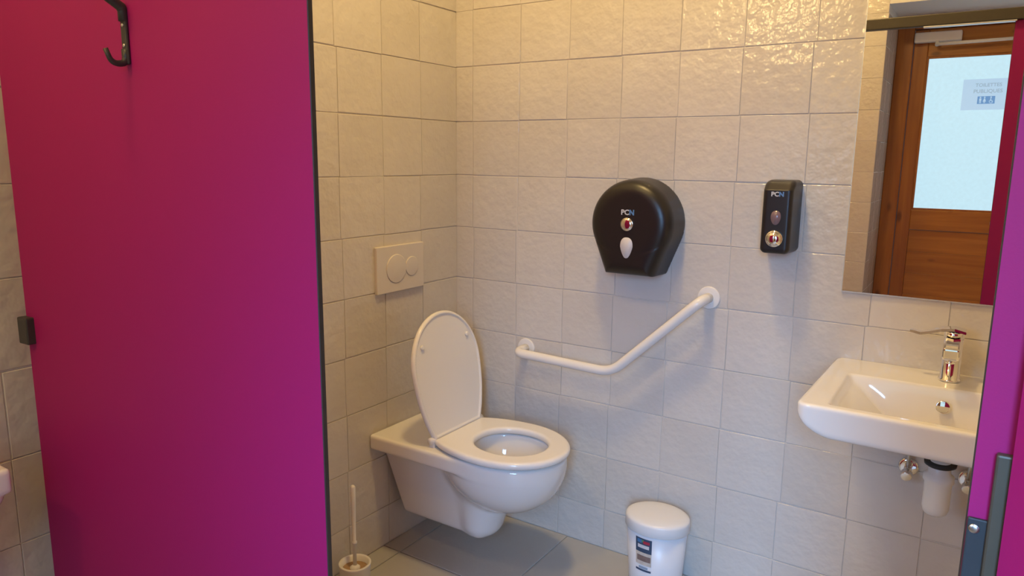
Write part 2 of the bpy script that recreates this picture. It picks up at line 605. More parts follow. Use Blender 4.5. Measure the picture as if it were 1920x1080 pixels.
# floor tiles
FX = [0.0, 0.08, 0.53, 0.98, 1.43, 1.88, 2.33, 2.78, XR]
FY = [0.0, -0.445, -0.895, -1.345, -1.795, -2.245, -2.695, YC]
for i in range(len(FX) - 1):
    for k in range(len(FY) - 1):
        put_tile(FT, 'floor_tile', floor, ((FX[i] + FX[i + 1]) / 2, (FY[k] + FY[k + 1]) / 2, -0.004), (1, 0, 0), (0, 1, 0), (0, 0, 1),
                 FX[i + 1] - FX[i] - 0.004, FY[k] - FY[k + 1] - 0.004, 0.0004)
put_tile(FT, 'floor_tile', floor, ((NX0 + NX1) / 2, (YC + YD) / 2, -0.004), (1, 0, 0), (0, 1, 0), (0, 0, 1), NX1 - NX0 - .01, YC - YD - .004, 0)

# ------------------------------------------------------------------ unseen sidelight and window, added as sources for the daylight
w = tag(empty('added_sidelight', (2.18, YD, 0)), kind='structure')  # added beside the door to bring blue light into the cubicle
for nm, lo, hi in (('frame_stile', (-0.275, -0.07, 0), (-0.26, 0.0, 2.40)), ('frame_stile', (0.26, -0.07, 0), (0.34, 0.0, 2.40)),
                   ('frame_rail', (-0.26, -0.07, 0), (0.26, 0.0, 0.14)), ('frame_rail', (-0.26, -0.07, 2.27), (0.26, 0.0, 2.40))):
    box(nm, lo, hi, 'pine_upright', w, bevel=0.004)
box('pane', (-0.26, -0.04, 0.14), (0.26, -0.03, 2.27), 'frosted_pane', w)

w = tag(empty('added_window', (0.70, YC - 0.10, W2[2])), kind='structure')  # added, out of view, for blue light towards the washbasin
for nm, lo, hi in (('frame_stile', (-0.21, -0.05, 0), (-0.17, 0.0, 1.15)), ('frame_stile', (0.17, -0.05, 0), (0.21, 0.0, 1.15)),
                   ('frame_rail', (-0.17, -0.05, 0), (0.17, 0.0, 0.05)), ('frame_rail', (-0.17, -0.05, 1.10), (0.17, 0.0, 1.15))):
    box(nm, lo, hi, 'pine_upright', w, bevel=0.004)
box('pane', (-0.17, -0.03, 0.05), (0.17, -0.02, 1.10), 'frosted_pane', w)

# ------------------------------------------------------------------ wooden entrance door, seen in the mirror
door = tag(empty('door_1', (0, YD, 0)), kind='structure')
DX0, DX1 = 1.190, 1.885      # leaf
fr = box('frame_stile', (NX0 + .001, -0.08, 0), (DX0, 0.005, 2.40), 'pine_upright', door, bevel=0.006)
box('frame_stile', (DX1, -0.08, 0), (1.904, 0.005, 2.40), 'pine_upright', door, bevel=0.006)
box('frame_rail', (DX0, -0.08, 2.32), (DX1, 0.005, 2.40), 'pine_level', door, bevel=0.006)
GX0, GX1, GZ0, GZ1 = 1.280, 1.842, 1.088, 2.134
box('stile', (DX0 + .003, -0.065, 0.01), (GX0, -0.018, 2.318), 'pine_upright', door, bevel=0.005)
box('stile', (GX1, -0.065, 0.01), (DX1 - .003, -0.018, 2.318), 'pine_upright', door, bevel=0.005)
box('rail', (GX0, -0.065, GZ1), (GX1, -0.018, 2.318), 'pine_level', door, bevel=0.005)
box('rail', (GX0, -0.065, 0.945), (GX1, -0.018, GZ0), 'pine_level', door, bevel=0.005)
box('rail', (GX0, -0.065, 0.01), (GX1, -0.018, 0.16), 'pine_level', door, bevel=0.005)
for k in range(5):
    z0 = 0.162 + k * (0.943 - 0.162) / 5
    box('plank', (GX0 + .001, -0.055, z0 + .0004), (GX1 - .001, -0.03, z0 + (0.943 - 0.162) / 5 - .0004), 'pine_level', door, bevel=0.0012)
box('glass_pane', (GX0 - .008, -0.046, GZ0 - .008), (GX1 + .008, -0.038, GZ1 + .008), 'frosted_pane', door)
boxes('glazing_bead', [((GX0, -0.036, GZ0), (GX0 + .012, -0.02, GZ1)), ((GX1 - .012, -0.036, GZ0), (GX1, -0.02, GZ1)),
                       ((GX0 + .012, -0.036, GZ0), (GX1 - .012, -0.02, GZ0 + .012)), ((GX0 + .012, -0.036, GZ1 - .012), (GX1 - .012, -0.02, GZ1))],
      'pine_upright', door)
dc = box('door_closer', (1.195, -0.018, 2.225), (1.475, 0.045, 2.292), 'white_plastic', door, bevel=0.01, seg=3)
dc['label'] = 'pale grey door closer body'
tube('closer_arm', [(1.33, 0.055, 2.206), (1.775, 0.045, 2.213)], 0.011, 'white_plastic', dc, n=10)
tube('closer_spindle', [(1.335, 0.03, 2.23), (1.335, 0.055, 2.20)], 0.012, 'white_plastic', dc, n=10)
tube('door_handle', round_path([(1.864, -0.018, 1.02), (1.864, 0.045, 1.02), (1.76, 0.045, 1.02)], 0.02), 0.010, 'steel', door, n=12)

# notice taped to the outside of the glass: it reads the right way round in the mirror
notice = tag(empty('notice_sheet', (1.657, YD - 0.036, 1.873)), 'white paper notice with grey lettering and blue toilet pictograms on the door glass', 'notice')
box('sheet', (-0.146, -0.0006, -0.101), (0.146, 0.0006, 0.101), 'paper', notice)
TXM = Matrix(((1, 0, 0, 0), (0, 0, 1, 0), (0, 1, 0, 0), (0, 0, 0, 1)))


def notice_text(body, size, z):
    text_obj('lettering', body, size, Matrix.Translation((0, 0.0012, z)) @ TXM, 'notice_ink_glow', notice, bold=0.0006)


notice_text('TOILETTES', 0.031, 0.060)
notice_text('PUBLIQUES', 0.033, 0.020)
pic = box('pictogram_panel', (-0.055, 0.0006, -0.062), (0.045, 0.0014, -0.012), 'pictogram_blue_glow', notice)


def figure(x, kind):
    bm = bmesh.new()
    r = bmesh.ops.create_cone(bm, cap_ends=True, segments=14, radius1=0.0048, radius2=0.0048, depth=0.0008)
    for v in r['verts']: v.co = Vector((x + v.co.x, 0.0018 + v.co.z, -0.0195 + v.co.y))
    y0, y1 = 0.0014, 0.0022
    if kind == 'man':
        add_box(bm, (x - .006, y0, -.041), (x + .006, y1, -.026)); add_box(bm, (x - .005, y0, -.057), (x - .001, y1, -.041)); add_box(bm, (x + .001, y0, -.057), (x + .005, y1, -.041))
    elif kind == 'woman':
        vs = [bm.verts.new((x + a, yy, z)) for yy in (y0, y1) for a, z in ((-.003, -.026), (.003, -.026), (.009, -.047), (-.009, -.047))]
        for f in ((0, 1, 2, 3), (4, 5, 6, 7), (0, 1, 5, 4), (1, 2, 6, 5), (2, 3, 7, 6), (3, 0, 4, 7)): bm.faces.new([vs[i] for i in f])
        add_box(bm, (x - .004, y0, -.057), (x - .001, y1, -.047)); add_box(bm, (x + .001, y0, -.057), (x + .004, y1, -.047))
    else:
        add_box(bm, (x - .003, y0, -.042), (x + .002, y1, -.026)); add_box(bm, (x - .003, y0, -.044), (x + .010, y1, -.040)); add_box(bm, (x + .007, y0, -.056), (x + .010, y1, -.044))
        for k in range(10):
            a = math.pi * (0.6 + 1.3 * k / 9)
            c = Vector((x + .002 + .010 * math.cos(a), 0, -.047 + .010 * math.sin(a)))
            add_box(bm, (c.x - .0018, y0, c.z - .0018), (c.x + .0018, y1, c.z + .0018))
    bm_obj('pictogram', bm, 'paper', pic)


figure(-0.038, 'man'); figure(-0.014, 'woman'); figure(0.022, 'wheelchair')

# ------------------------------------------------------------------ ceiling lamps
for nm, (x, y), mat, lab in (('stall', (0.86, -0.85), 'lamp_glass_stall', 'round ceiling lamp above the toilet cubicle'),
                             ('ante', (0.62, -2.20), 'lamp_glass_ante', 'round ceiling lamp in front of the cubicle door')):
    L = tag(empty('ceiling_lamp', (x, y, ZC)), lab, 'lamp')
    loft('base', [(0, 0, -0.022, .115, .115), (0, 0, -0.004, .12, .12), (0, 0, 0, .12, .12)], 'white_plastic', L, n=32)
    rings = [(0, 0, -0.022 - .06 * math.sin(a), .1 * math.cos(a), .1 * math.cos(a)) for a in [k / 7 * math.pi / 2 * .97 for k in range(8)]]
    loft('shade', rings[::-1], mat, L, n=24, cap1=False)

wl = tag(empty('added_wall_lamp', (0.45, YC, 2.47)), 'added round wall lamp, unseen behind the camera, for glints on the tiles', 'lamp')  # lamp added to put glints on the upper tiles
disc('base', (0, 0.0, 0), (0, 1, 0), 0.105, 0.03, 'white_plastic', wl, n=32, bevel=0.006)
disc('shade', (0, 0.029, 0), (0, 1, 0), 0.09, 0.02, 'lamp_glass_added', wl, n=24, bevel=0.01, dome=0.035)

# ------------------------------------------------------------------ cubicle: fixed panels, rail, open door
PT = 0.010
YP = -1.540


def laminate(name, lo, hi, parent):
    """Panel with magenta faces on a dark core that shows along its edges; thin axis = the smallest extent."""
    bm = bmesh.new()
    add_box(bm, lo, hi)
    d = [hi[i] - lo[i] for i in range(3)]
    ax = d.index(min(d))
    bmesh.ops.recalc_face_normals(bm, faces=bm.faces)
    for f in bm.faces:
        f.material_index = 0 if abs(f.normal[ax]) > 0.9 else 1
    es = [e for e in bm.edges if e.calc_length() > 0.1]
    r = bmesh.ops.bevel(bm, geom=es, offset=0.0012, segments=1, affect='EDGES', profile=0.5, material=1)
    return bm_obj(name, bm, None, parent, mats=['magenta', 'laminate_core'])


fp = tag(empty('partition_panel', (0, YP + 0.008, 0.12)), 'magenta fixed front panel behind the folded-back cubicle door', 'panel')
laminate('panel', (0.004, 0.0, 0), (0.908, PT, 1.885), fp)
for x in (0.12, 0.80):
    tube('foot', [(x, PT / 2, -0.12), (x, PT / 2, 0.0)], 0.012, 'dark_metal', fp, n=14)

rp = tag(empty('partition_panel', (0, YP, 0.12)), 'magenta narrow front panel right of the cubicle opening, with dark strike plate', 'panel')
laminate('panel', (1.7545, -PT, 0), (XR, 0, 1.885), rp)
tube('foot', [(2.3, -PT / 2, -0.12), (2.3, -PT / 2, 0.0)], 0.012, 'dark_metal', rp, n=14)
st = box('strike_plate', (1.756, -PT - 0.004, 0.80), (1.7735, -PT, 0.992), 'anthracite', rp, bevel=0.0012)
st['label'] = 'dark grey strike plate with a screw'
disc('screw', (1.7615, -PT - 0.004, 0.983), (0, -1, 0), 0.0044, 0.0016, 'steel', st, n=16, bevel=0.001, dome=0.0008)
disc('screw', (1.7615, -PT - 0.004, 0.82), (0, -1, 0), 0.0044, 0.0016, 'steel', st, n=16, bevel=0.001, dome=0.0008)
sp = box('stop_strip', (1.7705, -PT - 0.009, 0.78), (1.7835, -PT, 1.055), 'rail_metal', rp, bevel=0.002)
fin = tag(empty('angled_panel', (1.786, YP - PT - 0.004, 0.12), math.radians(-48)), 'red-magenta panel angled towards the room beside the dark strike plate', 'panel')
laminate('panel', (0.004, -PT - 0.001, 0), (0.42, -0.001, 1.885), fin)
tube('foot', [(0.30, -PT / 2, -0.12), (0.30, -PT / 2, 0.0)], 0.006, 'dark_metal', fin, n=12)

rail = tag(empty('header_rail', (0, YP, 2.005)), 'dark metal rail running across the top of the cubicle front', 'rail')
box('rail', (0.002, -0.020, 0.0), (XR - 0.002, 0.020, 0.048), 'rail_metal', rail, bevel=0.004)
box('pale_strip', (1.42, -0.012, -0.006), (1.76, 0.018, 0.0), 'aluminium', rail, bevel=0.001)  # pale line along the underside of the rail

# the door leaf, swung right round in front of the fixed panel
HINGE = Vector((0.9405, -1.5535, 0.12))
FREE = Vector((0.098, -1.588, 0.12))
LW = (FREE - HINGE).length
ang = math.atan2(-(FREE.y - HINGE.y), -(FREE.x - HINGE.x))
leaf = tag(empty('cubicle_door', HINGE, ang), 'magenta cubicle door swung open, with a dark coat hook', 'door')
laminate('door_leaf', (-LW, 0, 0.03), (0, PT, 1.875), leaf)
for z in (0.28, 1.72):
    bm = bmesh.new()
    add_box(bm, (-0.05, PT, z - .04), (-0.004, PT + .003, z + .04), 0.001)
    hb = bm_obj('hinge', bm, 'dark_metal', leaf)
    tube('hinge_pin', [(0.004, PT + .004, z - .045), (0.004, PT + .004, z + .045)], 0.005, 'dark_metal', hb, n=12)
lt = box('latch', (-LW - 0.006, -0.016, 0.908), (-LW + 0.030, PT + 0.004, 0.964), 'dark_metal', leaf, bevel=0.003)
lt['label'] = 'dark grey latch on the free edge'
boxes('latch_bolt', [((-LW - 0.011, 0.001, 0.915), (-LW - 0.005, 0.010, 0.958))], 'steel', lt)

# coat hook on the leaf (local: x along the leaf, -y towards the room, z up from 0.12)
hk = empty('coat_hook', (0.524 - HINGE.x, 0, 1.558 - 0.12))
hk.parent = leaf
hk['label'] = 'dark metal coat hook with curled lower arm and long upper arm'
box('back_plate', (-0.0075, -0.006, 0.004), (0.0075, 0, 0.094), 'dark_metal', hk, bevel=0.0025)
P = round_path([(0, -0.004, 0.028), (0, -0.004, 0.006), (0, -0.029, 0.003), (0, -0.038, 0.026)], [0.012, 0.018], 8)
tube('lower_arm', P, 0.006, 'dark_metal', hk, n=12, rr=[0.0065 - 0.0025 * i / (len(P) - 1) for i in range(len(P))], ref=(1, 0, 0))
P = round_path([(0, -0.004, 0.072), (0, -0.004, 0.093), (0, -0.060, 0.124), (0, -0.092, 0.126)], [0.006, 0.02], 8)
tube('upper_arm', P, 0.0075, 'dark_metal', hk, n=12, rr=[0.0074 + 0.0012 * math.sin(math.pi * min(1, 1.6 * i / (len(P) - 1))) - 0.0008 * i / (len(P) - 1) for i in range(len(P))], ref=(1, 0, 0))
disc('arm_knob', (0, -0.092, 0.108), (0, 0, 1), 0.008, 0.026, 'dark_metal', hk, n=16, bevel=0.004)
for z in (0.066, 0.034):
    disc('screw', (0, -0.006, z), (0, -1, 0), 0.0032, 0.001, 'steel', hk, n=12, bevel=0.0006, dome=0.0006)

# ------------------------------------------------------------------ toilet
TY = -0.333
toilet = tag(empty('toilet', (0, TY, 0)), 'white wall-hung toilet with raised lid and seat down', 'toilet')


def plan(X, Y, xc, af, ab, b, pb=2.0):
    """egg outline: round front, squarer back; negative inside (about metres)"""
    x = X - xc
    fr_ = (np.sqrt((x / af) ** 2 + (Y / b) ** 2) - 1) * min(af, b)
    bk = ((np.abs(x / ab) ** pb + np.abs(Y / b) ** pb) ** (1 / pb) - 1) * min(ab, b)
    return np.where(x > 0, fr_, bk)


def f_bowl(X, Y, Z):
    out = np.where(X > 0.45, (np.sqrt(((X - 0.45) / 0.220) ** 2 + (Y / 0.176) ** 2) - 1) * 0.176, np.abs(Y) - 0.176)
    out = out + 0.006 * np.clip((X - 0.36) / 0.12, 0, 1)
    deck = smax(out, np.abs(Z - 0.425) - 0.027, 0.012)
    egg = smax(sd_ell(X, Y, Z, (0.452, 0, 0.425), (0.2275, 0.1765, 0.190)), Z - 0.447, 0.008)
    d = smin(deck, egg, 0.012)
    # narrow body back to the wall
    hw = 0.048 + 0.060 * np.clip((Z - 0.1) / 0.3, 0, 1)
    body = smax((np.abs(Y) - hw) * 0.97, np.abs(Z - 0.266) - 0.146, 0.02)
    body = smax(body, X - 0.40, 0.03)
    body = smax(body, 0.055 - X - 0.20 * (Z - 0.1), 0.01)
    d = smin(d, body, 0.025)
    fz = np.clip((Z - 0.10) / 0.2, 0, 1)
    cx = 0.365 + 0.02 * fz
    foot = (np.sqrt(((X - cx) / (0.058 + 0.045 * fz)) ** 2 + (Y / (0.066 + 0.035 * fz)) ** 2) - 1) * 0.06
    foot = smax(foot, np.abs(Z - 0.226) - 0.110, 0.045)
    d = smin(d, foot, 0.015)
    d = np.maximum(d, -X + 0.004)
    cut = sd_ell(X, Y, Z, (0.485, 0, 0.47), (0.158, 0.124, 0.165))
    cut2 = smax(plan(X, Y, 0.485, 0.150, 0.135, 0.118), np.abs(Z - 0.47) - 0.06, 0.01)
    d = smax(d, -np.minimum(cut, cut2), 0.008)
    return d


sdf_obj('bowl', f_bowl, (-0.01, -0.2, 0.08), (0.70, 0.2, 0.47), 0.0045, 'ceramic', toilet)
loft('water', [(0.455, 0, 0.330, 0.082, 0.064), (0.455, 0, 0.334, 0.088, 0.069)], 'water', toilet, n=32)


def f_seat(X, Y, Z):
    o = plan(X, Y, 0.47, 0.218, 0.30, 0.185, 2.0)
    o = np.maximum(o, 0.264 - X)
    i = plan(X, Y, 0.488, 0.124, 0.128, 0.114, 2.2)
    d = smax(o, np.abs(Z - 0.4695) - 0.0125, 0.013)
    return smax(d, -i, 0.012)


sdf_obj('seat', f_seat, (0.24, -0.2, 0.447), (0.71, 0.2, 0.492), 0.004, 'seat_plastic', toilet)
# lid: modelled flat (x along its length from the hinge) and tipped up


def f_lid(X, Y, Z):
    o = plan(X, Y, 0.235, 0.188, 0.335, 0.183, 2.0)
    o = np.maximum(o, 0.0 - X)
    d = smax(o, np.abs(Z) - 0.009, 0.009)
    rec2 = smax(o + 0.012, 0.0045 - Z, 0.003)
    return smax(d, -rec2, 0.003)


lid_o = sdf_obj('lid', f_lid, (-0.01, -0.2, -0.02), (0.44, 0.2, 0.02), 0.0036, 'seat_plastic', toilet)
TILT = math.radians(101.0)
# local x -> up and a little back, local z -> towards the room
ux = Vector((math.cos(TILT), 0, math.sin(TILT)))
uz = Vector((math.sin(TILT), 0, -math.cos(TILT)))
uy = uz.cross(ux)
lid_o.matrix_local = Matrix.Translation((0.259, 0, 0.474)) @ Matrix((ux, uy, uz)).transposed().to_4x4()
lid_o['label'] = 'raised white lid with two small buffers'
for y in (-0.124, 0.124):
    disc('buffer', (0.318, y, 0.0035), (0, 0, 1), 0.0085, 0.009, 'seat_plastic', lid_o, n=16, bevel=0.003)
for y in (-0.128, 0.128):
    tube('hinge', [(0.254, y - .018, 0.474), (0.254, y + .018, 0.474)], 0.0125, 'seat_plastic', toilet, n=18)
    bm_ = bmesh.new(); add_box(bm_, (0.244, y - .012, 0.448), (0.266, y + .012, 0.474), 0.003)
    bm_obj('hinge_post', bm_, 'seat_plastic', toilet)

# ------------------------------------------------------------------ flush plate
flush = tag(empty('flush_plate', (0, -0.341, 1.028)), 'white flush plate with two round buttons on the left wall', 'flush plate')
box('plate', (0.0005, -0.124, -0.083), (0.014, 0.124, 0.083), 'plate_plastic', flush, bevel=0.003)
for y, r in ((-0.026, 0.050), (0.056, 0.034)):
    disc('button_ring', (0.0138, y, 0.0), (1, 0, 0), r + 0.002, 0.0006, 'grout', flush, n=40)
    disc('button', (0.0142, y, 0.0), (1, 0, 0), r, 0.0022, 'plate_plastic', flush, n=40, bevel=0.001)

# ------------------------------------------------------------------ paper dispenser
disp = tag(empty('paper_dispenser', (0.783, 0, 1.213)), 'round black toilet paper dispenser on the back wall', 'dispenser')


def f_disp(X, Y, Z):
    s = np.clip((-Y - 0.01) / 0.12, 0, 1)
    shrink = 0.008 * s
    c = np.sqrt(X ** 2 + Z ** 2) - (0.146 - shrink)
    # flat-bottomed chin
    hwb = 0.100 - shrink
    # side lines from the circle to the chin
    nx, nz = 0.93, -0.3676
    side = np.abs(X) * nx + (-Z) * (-nz) - (0.146 - shrink) * 1.0
    chin = np.maximum(np.maximum(side, -Z - 0.170), Z + 0.0537)
    out = np.minimum(c, np.maximum(chin, np.abs(X) - 0.146))
    d = smax(out, -Y - 0.128, 0.046)
    d = np.maximum(d, Y + 0.001)
    return smax(d, -Z - 0.168, 0.006)


sdf_obj('cover', f_disp, (-0.16, -0.14, -0.19), (0.16, 0.01, 0.16), 0.0035, 'black_plastic', disp)
WB = Matrix(((1, 0, 0, 0), (0, 0, -1, 0), (0, 1, 0, 0), (0, 0, 0, 1)))   # text on a surface facing -y
text_obj('logo_white', 'PC', 0.023, Matrix.Translation((-0.0085, -0.1285, 0.037)) @ WB, 'print_white', disp, bold=0.0006)
text_obj('logo_blue', 'N', 0.023, Matrix.Translation((0.0145, -0.1285, 0.037)) @ WB, 'print_blue', disp, bold=0.0010)
disc('lock_button', (0.0, -0.127, 0.0), (0, -1, 0), 0.0215, 0.006, 'chrome', disp, n=32, bevel=0.002, dome=0.006)


def oval(name, c, rx, rt, rb, mat, parent, y0, y1, n=40, wb=0.6):
    """egg-shaped sight window: rx half width, rt / rb reach up and down"""
    V, F = [], []
    for k, (yy, s) in enumerate(((y0, 1.0), (y1, 0.94), (y1 - 0.0004, 0.0))):
        for i in range(n):
            a = 2 * math.pi * i / n
            cx, sz = math.cos(a), math.sin(a)
            z = (rt if sz > 0 else rb) * math.copysign(abs(sz) ** 0.85, sz)
            w = rx * (1.0 if z > 0 else 1 - (1 - wb) * (abs(z) / rb))
            V.append((c[0] + w * math.copysign(abs(cx) ** 0.8, cx) * s, yy, c[2] + z * s))
    for k in range(2):
        for i in range(n):
            j = (i + 1) % n
            F.append((k * n + i, k * n + j, (k + 1) * n + j, (k + 1) * n + i))
    return mesh_obj(name, V, F, mat, parent, True)


oval('sight_window', (0, 0, -0.072), 0.0225, 0.031, 0.039, 'sight_paper', disp, -0.126, -0.1292, wb=0.62)

# ------------------------------------------------------------------ soap dispenser
soap = tag(empty('soap_dispenser', (1.234, 0, 1.257)), 'black soap dispenser with a chrome push button on the back wall', 'dispenser')


def f_soap(X, Y, Z):
    s = np.clip(-Y / 0.1, 0, 1)
    hw = 0.047 - 0.006 * s
    q = np.maximum(np.abs(X) - hw + 0.016, 0) ** 2 + np.maximum(np.abs(Z) - 0.106 + 0.016, 0) ** 2
    o = np.sqrt(q) - 0.016 + np.minimum(np.maximum(np.abs(X) - hw + 0.016, np.abs(Z) - 0.09), 0)
    slope = (-Y - 0.105 + np.clip(Z - 0.078, 0, 1) * 1.3) * 0.8
    d = smax(o, slope, 0.014)
    return np.maximum(d, Y + 0.001)


sdf_obj('housing', f_soap, (-0.06, -0.12, -0.12), (0.06, 0.01, 0.12), 0.0026, 'black_plastic', soap)
text_obj('logo_white', 'PC', 0.018, Matrix.Translation((-0.0065, -0.1052, 0.066)) @ Matrix.Rotation(0.0, 4, 'X') @ WB, 'print_white', soap, bold=0.0005)
text_obj('logo_blue', 'N', 0.018, Matrix.Translation((0.0115, -0.1052, 0.066)) @ WB, 'print_blue', soap, bold=0.0008)
oval('sight_window', (0, 0, -0.001), 0.0145, 0.021, 0.021, 'sight_soap', soap, -0.1035, -0.107, wb=0.75)
disc('push_button', (0, -0.103, -0.061), (0, -1, 0), 0.0245, 0.010, 'chrome', soap, n=40, bevel=0.004, dome=0.010)

# ------------------------------------------------------------------ grab bar
gb = tag(empty('grab_bar', (0.333, 0, 0.71)), 'white angled grab bar on the back wall beside the toilet', 'grab bar')
GP = [(0, -0.002, 0), (0, -0.075, -0.002), (0.387, -0.075, -0.012), (0.686, -0.075, 0.272), (0.688, -0.002, 0.272)]
GP = round_path(GP, [0.035, 0.05, 0.035], 10)
tube('tube', GP, 0.0165, 'bar_paint', gb, n=20)
for p in ((0, 0, 0), (0.688, 0, 0.272)):
    disc('flange', p, (0, -1, 0), 0.037, 0.007, 'bar_paint', gb, n=32, bevel=0.004)

# ------------------------------------------------------------------ mirror
mir = tag(empty('mirror', (1.41, 0, 1.046)), 'rectangular frameless wall mirror above the large washbasin', 'mirror')
box('backing', (0.0, -0.0085, 0.0), (0.60, -0.002, 0.95), 'mirror_edge', mir)
box('glass', (0.002, -0.0095, 0.0035), (0.598, -0.0085, 0.947), 'mirror_silver', mir)

# ------------------------------------------------------------------ washbasin under the mirror
SX, SZT = 1.707, 0.852
basin = tag(empty('washbasin', (SX, 0, 0.70)), 'large white rectangular washbasin below the mirror', 'washbasin')


def f_sink(X, Y, Z):
    z = Z - (SZT - 0.70)
    hw = 0.292 + 0.010 * np.clip(-Y / 0.5, 0, 1)
    # plan outline with rounded corners at the front
    r = 0.030
    qx, qy = np.abs(X) - hw + r, np.abs(Y + 0.25) - 0.255 + r
    o = np.sqrt(np.maximum(qx, 0) ** 2 + np.maximum(qy, 0) ** 2) + np.minimum(np.maximum(qx, qy), 0) - r
    # underside rises towards the ends
    e = np.clip((np.abs(X) - 0.215) / 0.085, 0, 1)
    bot = -0.081 + 0.042 * e ** 2.0
    slab = smax(smax(o, z, 0.010), (bot - z) * 0.95, 0.016)
    belly = smax(sd_ell(X, Y, z, (0, -0.25, -0.055), (0.225, 0.180, 0.092)), z + 0.03, 0.01)
    d = smin(slab, belly, 0.02)
    sx = sstep((0.238 - np.abs(X)) / 0.155)
    sx = 0.55 * sx + 0.45 * np.clip((0.238 - np.abs(X)) / 0.155, 0, 1)
    dep = 0.118 * sx * sstep((Y + 0.478) / 0.085) * sstep((-0.165 - Y) / 0.030)
    dep = dep + 0.014 * sstep((0.240 - np.abs(X)) / 0.022) * sstep((Y + 0.480) / 0.022) * sstep((-0.163 - Y) / 0.02)
    hf = -dep
    d = smax(d, (z - hf) * 0.62, 0.006)
    return np.maximum(d, Y + 0.0005)


sdf_obj('basin', f_sink, (-0.32, -0.52, -0.03), (0.32, 0.01, 0.165), 0.0045, 'ceramic', basin)
disc('overflow_ring', (-0.008, -0.1885, 0.152 - 0.047), (0, -0.98, 0.2), 0.0165, 0.005, 'chrome', basin, n=28, bevel=0.002)
disc('drain_cover', (0, -0.30, 0.152 - 0.131), (0, 0, 1), 0.031, 0.005, 'chrome', basin, n=28, bevel=0.002)

tap = tag(empty('basin_mixer', (1.703, -0.085, SZT)), 'chrome single-lever mixer tap standing on the large washbasin', 'tap')
loft('body', [(0, 0, 0.0, .026, .026), (0, 0, .004, .026, .026), (0, 0, .006, .023, .023), (0, 0, .09, .0225, .0225), (0, 0, .128, .0235, .0235), (0, 0, .131, .022, .022)], 'chrome', tap, n=36)
sp_ = box('spout', (-0.019, -0.125, 0.050), (0.019, 0.0, 0.082), 'chrome', tap, bevel=0.006, seg=3)
sp_.matrix_local = Matrix.Translation((0, 0, 0.044)) @ Matrix.Rotation(math.radians(6), 4, 'X')
disc('aerator', (0, -0.108, 0.046), (0, 0, -1), 0.011, 0.006, 'chrome', sp_, n=20)
# flat blade lever turned to the left
V, F = [], []
prof = [(0.026, 0.136, .021), (0.0, 0.142, .022), (-0.030, 0.137, .019), (-0.060, 0.126, .014), (-0.078, 0.121, .011), (-0.102, 0.125, .009)]
for (x, z, w) in prof:
    for (yy, zz) in ((-w, 0), (w, 0), (w, -.007), (-w, -.007)): V.append((x, yy, z + zz))
for i in range(len(prof) - 1):
    for k in range(4):
        j = (k + 1) % 4
        F.append((4 * i + k, 4 * i + j, 4 * i + 4 + j, 4 * i + 4 + k))
F += [(3, 2, 1, 0), tuple(4 * (len(prof) - 1) + k for k in range(4))]
mesh_obj('lever', V, F, 'chrome', tap)

trap = tag(empty('bottle_trap', (1.709, -0.22, 0.53)), 'white plastic bottle trap under the large washbasin', 'trap')
loft('bottle', [(0, 0, .0, .020, .020), (0, 0, .006, .027, .027), (0, 0, .02, .031, .031), (0, 0, .085, .031, .031), (0, 0, .092, .035, .035), (0, 0, .106, .035, .035), (0, 0, .112, .026, .026), (0, 0, .135, .024, .024), (0, 0, .15, .021, .021)], 'white_plastic', trap, n=36)
loft('gasket', [(0, 0, .130, .030, .030), (0, 0, .134, .036, .036), (0, 0, .142, .037, .037)], 'black_rubber', trap, n=32)
tube('outlet', round_path([(0, 0, .098), (0.0, 0.10, .098), (0.0, 0.217, .098)], .01), 0.016, 'white_plastic', trap, n=18)
disc('wall_rosette', (0, 0.219, .098), (0, -1, 0), 0.032, 0.006, 'white_plastic', trap, n=28, bevel=0.003)

for x, lab in ((1.629, 'chrome angle valve left of the bottle trap'), (1.776, 'chrome angle valve right of the bottle trap')):
    v = tag(empty('angle_valve', (x, 0, 0.56)), lab, 'valve', 'angle valves under the washbasin')
    disc('rosette', (0, -0.0005, 0), (0, -1, 0), 0.027, 0.012, 'chrome', v, n=32, bevel=0.008)
    tube('body', [(0, -0.008, 0), (0, -0.052, 0)], 0.0105, 'chrome', v, n=18)
    disc('knob', (0, -0.052, -0.002), (0, -1, -0.25), 0.015, 0.020, 'chrome', v, n=14, bevel=0.003)
    tube('riser', round_path([(0, -0.036, 0.006), (0, -0.036, 0.09), (0.0, -0.05, 0.17)], .05), 0.0055, 'steel', v, n=12)

# ------------------------------------------------------------------ pedal bin
pb = tag(empty('pedal_bin', (0.936, -0.135, 0)), 'small white oval pedal bin on the floor by the back wall', 'bin')
loft('body', [(0, 0, 0.001, .080, .070), (0, 0, .012, .086, .075), (0, 0, .05, .089, .078), (0, 0, .236, .101, .086)], 'bin_plastic', pb, n=48)
ld = [(0, 0, .226, .106, .091), (0, 0, .228, .1075, .0925), (0, 0, .256, .1065, .0915)]
for k in range(1, 9):
    a = k / 8 * math.pi / 2
    ld.append((0, 0, .256 + .018 * math.sin(a), .1065 * (1 - .10 * (1 - math.cos(a)) - .9 * (k / 8) ** 3), .0915 * (1 - .10 * (1 - math.cos(a)) - .9 * (k / 8) ** 3)))
lo_ = loft('lid', ld, 'white_plastic', pb, n=48)
box('pedal', (-0.022, -0.115, 0.004), (0.022, -0.05, 0.014), 'white_plastic', pb, bevel=0.003)


